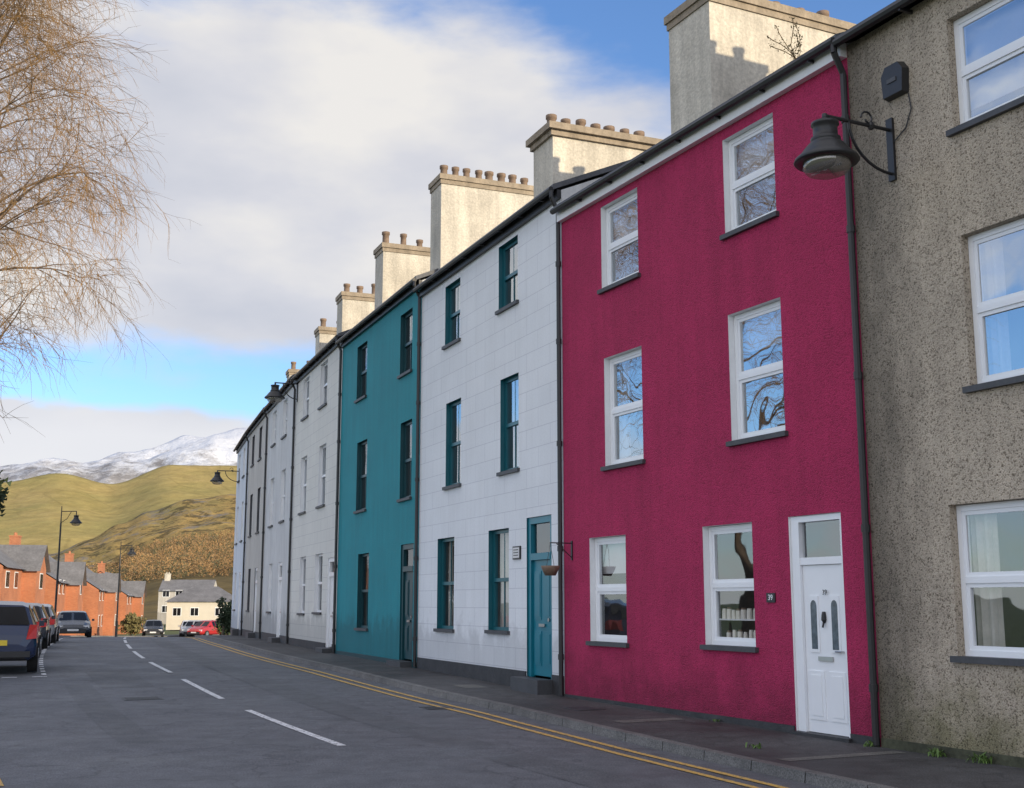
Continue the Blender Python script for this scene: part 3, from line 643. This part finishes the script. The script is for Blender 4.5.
# ------------------------------------------------------------------ birch tree
M['bark']=mat('birch_bark',(.13,.095,.07),.9,.3,3,.3,12,.4,15,.01)
M['twig']=mat('birch_twigs',(.27,.16,.06),.9,.4,.3,.2,9,0)
def birch(seed,H=17.5):
    r=random.Random(seed); limbs=MB(); tw=MB()
    g=r.gauss
    def rv(s=1.): return Vector((g(0,s),g(0,s),g(0,s)))
    def twig(p,d,L,rad,lev,dn):
        n=max(2,int(L/.27)); st=L/n
        for k in range(n):
            d=(d+rv(.15)+Vector((0,0,-.17-.03*lev))).normalized(); q=p+d*st
            tw.tri(p,q,rad*(1-k/n*.6),rad*(1-(k+1)/n*.6))
            if lev==0 or (lev==1 and r.random()<.3*dn):
                for _ in range(2 if lev==0 and r.random()<dn*.8 else 1):
                    dd=(d+rv(.55)+Vector((0,0,-.1))).normalized(); twig(q,dd,L*r.uniform(.3,.6),rad*.65,lev+1,dn)
            p=q
    def limb(p,d,L,rad,dn,sub=True):
        n=max(4,int(L/.45)); st=L/n
        for k in range(n):
            t=k/n; d=(d+rv(.09)+Vector((0,0,.09-.27*t))).normalized(); q=p+d*st
            limbs.tube(p,q,rad*(1-t*.85),rad*(1-(k+1)/n*.85),5,0,False)
            if sub and k in (3,5,7,9,11) : limb(q,(d+rv(.45)+Vector((0,0,.1))).normalized(),L*(1-t)*.85,rad*(1-t*.82)*.65,dn,False)
            if t>.12:
                for _ in range(3 if dn>.5 else 1):
                    dd=(d*.6+rv(.6)).normalized(); twig(q,dd,r.uniform(.8,1.9)*(1.05-.25*t),max(.006,min(.010,rad*.16)),0,dn)
            p=q
    p=Vector((0,0,-.2)); d=Vector((.03,0,1)).normalized(); n=34; st=H/n; rad=.24
    for k in range(n):
        t=k/n; d=(d+rv(.03)+Vector((0,0,.03))).normalized(); q=p+d*st
        limbs.tube(p,q,rad*(1-t)+.02,rad*(1-(k+1)/n)+.02,9,0,False)
        if t>.24:
            for j in range(1 if t<.55 else 2):
                az=k*2.4+r.uniform(-.6,.6) if j==0 else r.uniform(-1.3,1.0); cx=math.cos(az)
                limb(q,Vector((cx,math.sin(az),.38+.7*t)).normalized(),(6.7*(1-t)**.5+.8)*r.uniform(.85,1.0),.055*(1-t)+.018,1. if cx>-.2 else .3)
            if t<.6 and k%2==0:
                az=r.uniform(-1.2,.9); limb(q,Vector((math.cos(az),math.sin(az),.4+.5*t)).normalized(),6.4*(1-t)**.4*r.uniform(.85,1.),.055*(1-t)+.018,1.)
        p=q
    return limbs,tw
l,t=birch(11)
E=empty('birch_tree',(-13.1,24.5,G(24)),0,'tall bare birch tree with drooping orange brown twigs','tree')
T=l.obj('trunk',M['bark'],E,False,False); C=t.obj('crown',M['twig'],E,False,False)
# ------------------------------------------------------------------ foliage clumps
M['leaf_dark']=mat('evergreen_leaves',(.035,.055,.025),.8,.4,1.2,.3,6,0)
M['leaf']=mat('hedge_leaves',(.07,.10,.03),.8,.4,1.2,.3,6,0)
M['leaf_olive']=mat('olive_leaves',(.13,.11,.04),.8,.4,1.2,.3,6,0)
def clump(mb,c,rx,rz,n,size,r,m=0):
    for _ in range(n):
        v=Vector((r.gauss(0,1),r.gauss(0,1),r.gauss(0,1))).normalized()*(r.random()**.4)
        v=Vector((v.x*rx,v.y*rx,v.z*rz)); k=1+.35*noise.noise(v*1.2/max(rx,.1)+Vector(c)); v*=k
        p=Vector(c)+v; a=Vector((r.gauss(0,1),r.gauss(0,1),r.gauss(0,1))).normalized(); b=a.orthogonal().normalized()*size*r.uniform(.5,1); a=a*size*r.uniform(.5,1)
        mb.v+= [tuple(p-a-b*.5),tuple(p+a-b*.5),tuple(p+b)]; i=len(mb.v); mb.f.append((i-3,i-2,i-1)); mb.m.append(m)
def bush(name,x,y,rx,rz,n,size,m,label,cat='bush',h0=None,trunk=0):
    E=empty(name,(x,y,G(y)-.1),0,label,cat); r=random.Random(int(x*10+y)); mb=MB()
    for k in range(9): clump(mb,(r.uniform(-.5,.5)*rx,r.uniform(-.5,.5)*rx,trunk+rz*(.4+1.1*k/8)),rx*(.65-.25*k/8),rz*.35,n//9,size,r)
    mb.obj('foliage',m,E,False,False)
    mb=MB(); mb.tube((0,0,-.2),(0,0,trunk+rz),.12,.04,7); mb.obj('trunk',M['bark'],E)
bush('evergreen_tree',-21.6,49,1.5,2.9,2600,.16,M['leaf_dark'],'dark evergreen tree beside the brick houses','tree',trunk=1.5)
bush('hedge_bush',-16.3,69.5,.7,1.2,1100,.11,M['leaf_dark'],'dark green shrub beside the end of the terrace')
bush('hedge_bush',-17.2,74,.7,.9,900,.1,M['leaf'],'bright green shrub beside the end of the terrace')
bush('hedge_bush',-37.8,122,1.6,1.2,1000,.2,M['leaf_olive'],'olive yellow shrub beside the parked cars')
p=gray.matrix_basis@Vector((-(7.6-2.1),.42,1.1)); E=empty('houseplant',p,0,'green potted houseplant on the window board','plant'); mb=MB(); clump(mb,(0,0,.28),.2,.2,160,.05,random.Random(4)); mb.obj('foliage',M['leaf'],E,False,False)
mb=MB(); mb.lathe((0,0,-.06),[(0,0),(.08,0),(.11,.16),(.09,.16),(0,.14)],12); mb.obj('plant_pot',M['pot'],E,True)
M['weed']=mat('weed_leaves',(.10,.17,.04),.7,.3,6,.2,20,0)
def weed(x,y,z,n,h,label,name='weed_tuft'):
    E=empty(name,(x,y,z),0,label,'weed','weeds growing at the wall foot'); r=random.Random(int(x*100)); mb=MB()
    for _ in range(n):
        a=r.uniform(0,6.28); l=h*r.uniform(.4,1); d=Vector((math.cos(a)*r.uniform(.2,.9),math.sin(a)*r.uniform(.2,.9),1)).normalized(); b=Vector((-math.sin(a),math.cos(a),0))*.012
        p=Vector((r.gauss(0,.05),r.gauss(0,.05),0)); m_=p+d*l*.6; e=m_+d*l*.4+Vector((d.x,d.y,-.6))*l*.25
        mb.quad(p-b*.4,p+b*.4,m_+b,m_-b); mb.poly([m_-b,m_+b,e])
    mb.obj('leaves',M['weed'],E,False,False)
for s_,o_,n_,h_ in ((-1.3,.08,40,.13),(.1,1.35,16,.1),(-1.9,.07,40,.16),(-.3,.08,24,.1),(2.6,.05,14,.07)):
    p=off(s_,o_); weed(p[0],p[1],G(p[1]),n_,h_,'small green weed tuft growing from the pavement')
p=off(.35,.15); E=empty('gutter_sprig',(p[0],p[1],8.5),0,'thin twiggy sprig growing out of the roof gutter','weed'); r=random.Random(8); mb=MB(); lf=MB()
for k in range(7):
    q=Vector((0,0,0)); d=Vector((r.uniform(-.9,.5),r.uniform(-.5,.5),1)).normalized()
    for j in range(5):
        d=(d+Vector((r.gauss(0,.2),r.gauss(0,.2),.0))).normalized(); e=q+d*.11; mb.tube(q,e,.006,.005,4,0,False)
        clump(lf,tuple(e),.05,.05,6,.024,r); q=e
mb.obj('stems',M['twig'],E,False,False); lf.obj('leaves',M['leaf_olive'],E,False,False)
# ------------------------------------------------------------------ brick houses and distant buildings
def bhouse(name,x,y,ang,w,d,e,rise,wallm,label,gable=False,hip=0,chim=1,group='red brick houses beyond the parked cars',z=None):
    z=G(y)-.1 if z is None else z
    H=empty(name,(x,y,z),ang,label,'house',group); mb=MB()
    mb.box(-w/2,w/2,-d/2,d/2,-1,e)
    if not hip:
        for X in (-w/2,w/2): mb.poly([(X,-d/2,e),(X,d/2,e),(X,0,e+rise)])
    if gable:
        gx=w*.22; mb.box(gx-1.9,gx+1.9,-d/2-1,-d/2+.01,-1,e); mb.poly([(gx-1.9,-d/2-1,e),(gx+1.9,-d/2-1,e),(gx,-d/2-1,e+1.7)])
    mb.obj('wall',wallm,H)
    mb=MB(); o=.3 if hip else .02; h=hip; oy=.3
    A=[(-w/2-o,-d/2-oy,e-.1),(w/2+o,-d/2-oy,e-.1),(w/2+o,d/2+oy,e-.1),(-w/2-o,d/2+oy,e-.1)]; r0=(-w/2-(o if not h else -h),0,e+rise+.1);r1=(w/2+(o if not h else -h),0,e+rise+.1)
    mb.quad(A[0],A[1],r1,r0); mb.quad(A[2],A[3],r0,r1)
    if h: mb.poly([A[1],A[2],r1]); mb.poly([A[3],A[0],r0])
    if gable:
        mb.quad((gx-2.2,-d/2-1.3,e-.2),(gx,-d/2-1.3,e+1.85),(gx,0,e+1.85),(gx-2.2,0,e-.2)); mb.quad((gx+2.2,-d/2-1.3,e-.2),(gx,-d/2-1.3,e+1.85),(gx,0,e+1.85),(gx+2.2,0,e-.2))
    mb.obj('roof',M['roof_far'],H,fix=False)
    for k in range(chim):
        X=(-w/2+.8) if k==0 else w/2-.8
        c=MB(); c.box(X-.45,X+.45,-.4,.4,e+rise*.4,e+rise+1.0); c.box(X-.5,X+.5,-.45,.45,e+rise+1.0,e+rise+1.12)
        for q in (-.2,.2): c.tube((X+q,0,e+rise+1.12),(X+q,0,e+rise+1.4),.1,.09,8)
        c.obj('chimney',M['brick'] if wallm==M['brick'] else M['stack'],H)
    nf=2 if e>4 else 1
    for f_ in range(nf):
        for X in [w*t for t in (-.36,-.12,.22)]:
            yy=-d/2-(1 if gable and X>0 else 0)
            zz=.9+2.6*f_
            wm=MB(); wm.box(X-.6,X+.6,yy-.03,yy-.002,zz,zz+1.2); W=wm.obj('window',M['upvc'],H)
            gm=MB(); gm.box(X-.52,X-.03,yy-.04,yy-.031,zz+.08,zz+1.12); gm.box(X+.03,X+.52,yy-.04,yy-.031,zz+.08,zz+1.12); gm.obj('window_glass',M['carglass'],W)
        wm=MB(); wm.box(-w/2-.03,-w/2-.002,-.6,.6,.9+2.6*f_,2.1+2.6*f_); W=wm.obj('window',M['upvc'],H); gm=MB(); gm.box(-w/2-.04,-w/2-.031,-.52,.52,.98+2.6*f_,2.02+2.6*f_); gm.obj('window_glass',M['carglass'],W)
    return H
for k in range(7):
    x=-40.5-.19*13*k+(0,1.2,-.4,1.0,0,1.,0)[k]; y=90+.98*13*k
    g_=k in (0,1,3,5)
    bhouse('brick_house',x,y,1.762+(0,.06,-.05,.04,0,0,0)[k],12.2,8,(5.0,4.5,5.1,4.6,5.0,4.6,5.0)[k],(2.7,2.5,2.9,2.6,2.8,2.6,2.8)[k],M['brick'],'orange red brick house with front gable and slate roof' if g_ else 'orange red brick house with long slate roof and chimney',g_,chim=(1,0,1,0,1,0,1)[k])
bhouse('bungalow',-44.6,178,.2,10,9,3.0,2.0,M['cream'],'cream bungalow with a hipped slate roof','',hip=3.2,chim=0,group='distant pale houses',z=-1.2)
bhouse('bungalow',-56,212,.1,9,7,4.6,1.8,M['beige_wall'],'pale house with dark slate roof at the hill foot','',hip=0,chim=1,group='distant pale houses',z=-1.0)
# ------------------------------------------------------------------ hills
def hillmat(name,stops,snow=None,scale=.004,fine=.03,field=0,rock=False,bump=0):
    m,nt,out=newmat(name)
    b=N(nt,'ShaderNodeBsdfPrincipled'); nt.links.new(b.outputs[0],out.inputs[0]); b.inputs['Roughness'].default_value=1; b.inputs['Specular IOR Level'].default_value=.1
    g=N(nt,'ShaderNodeNewGeometry'); o=g.outputs['Position']
    c=ramp(nt,noisetex(nt,o,scale,8,.65),stops).outputs[0]
    fn=noisetex(nt,o,fine,6,.7)
    n2=ramp(nt,fn,[(.3,.7),(.7,1.25)]).outputs[0]; c=mixc(nt,1,c,n2,'MULTIPLY')
    if field:
        v=N(nt,'ShaderNodeTexVoronoi'); v.inputs['Scale'].default_value=field; nt.links.new(o,v.inputs['Vector'])
        sc=N(nt,'ShaderNodeSeparateColor'); nt.links.new(v.outputs['Color'],sc.inputs[0])
        c=mixc(nt,.2,c,ramp(nt,sc.outputs[0],[(0,(.28,.23,.08)),(.5,(.36,.28,.12)),(1,(.22,.20,.07))]).outputs[0])
        ve=N(nt,'ShaderNodeTexVoronoi',feature='DISTANCE_TO_EDGE'); ve.inputs['Scale'].default_value=field; nt.links.new(o,ve.inputs['Vector'])
        c=mixc(nt,1,c,ramp(nt,ve.outputs['Distance'],[(0,.85),(.02,1)]).outputs[0],'MULTIPLY')
    if rock:
        rk=ramp(nt,noisetex(nt,o,.022,8,.75),[(.52,0),(.6,1)]).outputs[0]
        c=mixc(nt,rk,c,(.20,.18,.155))
        tr=ramp(nt,noisetex(nt,o,.05,5,.7),[(.52,0),(.57,1)]).outputs[0]
        c=mixc(nt,mixc(nt,.25,tr,(0,0,0)),c,(.06,.05,.028))
    if snow:
        sx=N(nt,'ShaderNodeSeparateXYZ'); nt.links.new(o,sx.inputs[0])
        ad=N(nt,'ShaderNodeMath',operation='MULTIPLY_ADD'); nt.links.new(noisetex(nt,mapping(nt,o,(1,1,2.2)),.0065,10,.8),ad.inputs[0]); ad.inputs[1].default_value=1200; nt.links.new(sx.outputs[2],ad.inputs[2])
        mr=N(nt,'ShaderNodeMapRange'); nt.links.new(ad.outputs[0],mr.inputs[0]); mr.inputs[1].default_value=snow; mr.inputs[2].default_value=snow+220
        c=mixc(nt,mr.outputs[0],c,(.60,.63,.70))
    nt.links.new(c,b.inputs['Base Color'])
    if bump:
        bp=N(nt,'ShaderNodeBump'); bp.inputs['Strength'].default_value=1; bp.inputs['Distance'].default_value=bump
        nt.links.new(fn,bp.inputs['Height']); nt.links.new(bp.outputs[0],b.inputs['Normal'])
    return m
def elev(y): return math.radians(9.8)-math.atan((y-394)/1207)
def azi(x,y):
    a=(x-512)/1207; b=(394-y)/1207; p=math.radians(9.8); return math.atan2(a,math.cos(p)-b*math.sin(p))
def hill(name,D0,D,prof,m,amp,nscale,seed,rows=60,cols=300,ridge=0):
    pr=[(azi(x,y),math.tan(elev(y))) for x,y in prof]
    pr=[(-1.2,pr[0][1])]+pr+[(1.2,pr[-1][1])]
    def H(a):
        for (a0,h0),(a1,h1) in zip(pr,pr[1:]):
            if a<=a1: 
                t=(a-a0)/(a1-a0); t=t*t*(3-2*t) if amp<150 else t; return h0+(h1-h0)*t
        return pr[-1][1]
    mb=MB(); 
    a0,a1=-.6,.3
    for j in range(rows+8):
        t=j/(rows-1); d=D0+(D-D0)*t
        for i in range(cols):
            a=a0+(a1-a0)*i/(cols-1); h=H(a); top=h*D+1.6
            x=d*math.sin(a);y=d*math.cos(a)
            nz=noise.fractal(Vector((x*nscale,y*nscale,seed)),1.0,2.1,7)
            if ridge: nz+=ridge*(.5-abs(noise.noise(Vector((x*nscale*2.2,y*nscale*2.2,seed+5)))))*1.5-ridge*.5
            if t<=1:
                z=-3+(top+3)*(t**1.25)+nz*amp*(1-t*.75)*min(1,t*4)
                lim=h*d+1.6+nz*amp*.12
                z=min(z,lim) if t>.4 else z
            else: z=top-(t-1)*top*2
            if j==0: z=-8
            mb.v.append((x,y,z))
    for j in range(rows+7):
        for i in range(cols-1):
            k=j*cols+i; mb.f.append((k,k+1,k+cols+1,k+cols)); mb.m.append(0)
    o=mb.obj(name,m,None,True,False); structure(o); return o,H
hill('snowy_mountain',3600,6500,[(-100,482),(0,475),(40,468),(80,466),(100,462),(125,458),(150,456),(165,450),(180,443),(200,437),(215,434),(250,430),(350,420),(500,430),(800,480)],
 hillmat('snowy_mountain_ground',[(.3,(.20,.20,.22)),(.7,(.28,.27,.27))],1120,.002,.012,bump=18),170,.0022,3.,ridge=.6)
hill('green_hill',1500,2700,[(-100,500),(0,492),(60,482),(110,490),(175,469),(240,468),(400,462),(800,500)],
 hillmat('pasture_hill_ground',[(.3,(.40,.29,.13)),(.5,(.33,.26,.10)),(.7,(.24,.22,.08))],None,.003,.03,.006,bump=4),30,.0022,8.,ridge=.3)
hill('bracken_hill',750,1450,[(-100,570),(0,562),(50,555),(90,542),(120,529),(150,517),(190,505),(235,499),(400,480),(800,520)],
 hillmat('bracken_hill_ground',[(.3,(.22,.18,.07)),(.5,(.35,.24,.09)),(.7,(.24,.20,.08))],None,.012,.06,rock=True,bump=4),30,.006,15.,ridge=.5)
wh,HW=hill('wooded_slope',260,800,[(-100,592),(0,588),(60,580),(110,572),(140,556),(165,548),(200,542),(235,538),(400,530),(800,560)],
 hillmat('wooded_slope_ground',[(.3,(.09,.07,.035)),(.7,(.18,.13,.05))],None,.02,.1),4,.01,21.)
M['wood']=mat('bare_winter_wood',(.25,.155,.07),.95,.45,.02,.3,.4,0); M['wood2']=mat('dark_winter_wood',(.10,.09,.045),.95,.4,.02,.3,.4,0)
mb=MB(); r=random.Random(5); 
for _ in range(2900):
    a=r.uniform(-.47,-.18); t=r.uniform(.3,1)**.8; d=260+540*t; top=HW(a)*800+1.6; z=min(-3+(top+3)*t**1.25, HW(a)*d+1.6)
    h=r.uniform(4,8)*(1 if r.random()<.9 else 1.4); x=d*math.sin(a);y=d*math.cos(a)
    clump(mb,(x,y,z+h*.45),h*.36,h*.5,34,.5,r,0 if r.random()<.66 else 1)
o=mb.obj('distant_wood',[M['wood'],M['wood2']],None,False,False); o['kind']='stuff'
# ------------------------------------------------------------------ world, sun
az=math.atan2(.83,-.56); el=math.radians(15)
w=bpy.data.worlds.new('World'); scene.world=w; w.use_nodes=True; nt=w.node_tree; nt.nodes.clear()
out=N(nt,'ShaderNodeOutputWorld'); sky=N(nt,'ShaderNodeTexSky',sky_type='NISHITA'); sky.sun_disc=False; sky.sun_elevation=el; sky.sun_rotation=az; sky.air_density=1.0; sky.dust_density=.4; sky.ozone_density=2.5
bg1=N(nt,'ShaderNodeBackground'); bg1.inputs[1].default_value=.15; nt.links.new(mixc(nt,1,sky.outputs[0],(1.12,1.32,1.65),'MULTIPLY'),bg1.inputs[0])
tc=N(nt,'ShaderNodeTexCoord'); v=tc.outputs['Generated']; sx=N(nt,'ShaderNodeSeparateXYZ'); nt.links.new(v,sx.inputs[0])
def mth(op,a,b=None,c=None):
    m=N(nt,'ShaderNodeMath',operation=op)
    for i,q in enumerate((a,b,c)):
        if q is None: continue
        if isinstance(q,(int,float)): m.inputs[i].default_value=q
        else: nt.links.new(q,m.inputs[i])
    return m.outputs[0]
def mrange(src,a,b,c,d):
    n=N(nt,'ShaderNodeMapRange'); nt.links.new(src,n.inputs[0])
    for i,q in enumerate((a,b,c,d)): n.inputs[i+1].default_value=q
    return n.outputs[0]
big=noisetex(nt,mapping(nt,v,(2.2,2.2,6)),1.6,5,.55)
med=noisetex(nt,mapping(nt,v,(3,3,7.5)),3.2,6,.55)
zz=mth('ADD',sx.outputs[2],mth('MULTIPLY',mth('SUBTRACT',big,.5),.10))
cov=ramp(nt,zz,[(0,1),(.135,1),(.155,.0),(.19,.12),(.24,.95),(.40,.95),(.46,.4),(.6,.5),(1,.75)]).outputs[0]
rt=mrange(mth('ADD',sx.outputs[0],mth('MULTIPLY',sx.outputs[2],.8)),.33,.50,0,.75)
fr=mrange(sx.outputs[1],.2,.6,0,1)
rt2=mth('MULTIPLY',rt,fr)
lf_=mth('MULTIPLY',mrange(sx.outputs[0],-.62,-.78,0,.6),mrange(sx.outputs[1],-.35,.0,0,1))
cv=mth('ADD',mth('SUBTRACT',mth('SUBTRACT',cov,rt2),lf_),mth('MULTIPLY',mth('SUBTRACT',med,.5),1.2))
mask=N(nt,'ShaderNodeMapRange',interpolation_type='SMOOTHSTEP'); nt.links.new(cv,mask.inputs[0]); mask.inputs[1].default_value=.0; mask.inputs[2].default_value=.8; mask.inputs[4].default_value=.96
ccol=ramp(nt,noisetex(nt,mapping(nt,v,(2,2,4.5)),2.3,5,.5),[(.32,(.59,.61,.68)),(.5,(.71,.71,.75)),(.66,(.88,.85,.81))]).outputs[0]
low=mrange(sx.outputs[2],.13,.17,1,0)
ccol=mixc(nt,mth('MULTIPLY',low,.8),ccol,(.86,.85,.87))
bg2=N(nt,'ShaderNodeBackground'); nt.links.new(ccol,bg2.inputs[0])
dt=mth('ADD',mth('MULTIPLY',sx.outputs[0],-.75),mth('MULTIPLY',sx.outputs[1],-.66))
nt.links.new(mrange(dt,-.3,.7,1.0,1.85),bg2.inputs[1])  # unseen clouds left of and behind the camera brightened to fill shaded facades
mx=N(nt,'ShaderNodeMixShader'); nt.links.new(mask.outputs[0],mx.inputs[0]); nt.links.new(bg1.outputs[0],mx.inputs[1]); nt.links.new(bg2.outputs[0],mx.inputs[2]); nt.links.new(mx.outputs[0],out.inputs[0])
L=bpy.data.lights.new('sun','SUN'); L.energy=5.0; L.angle=math.radians(.5); L.color=(1,.84,.60)
so=bpy.data.objects.new('sun',L); COL.objects.link(so)
sd=Vector((math.sin(az)*math.cos(el),math.cos(az)*math.cos(el),math.sin(el)))
so.rotation_euler=sd.to_track_quat('Z','Y').to_euler()
cam=bpy.data.cameras.new('camera'); cam.sensor_width=36; cam.lens=36*1207/1024; cam.clip_end=30000; cam.clip_start=.1
co=bpy.data.objects.new('camera',cam); COL.objects.link(co); co.location=(0,0,1.6); co.rotation_euler=(math.radians(90+9.8),0,0)
scene.camera=co
scene.view_settings.view_transform='Standard'; scene.view_settings.look='None'; scene.view_settings.exposure=0
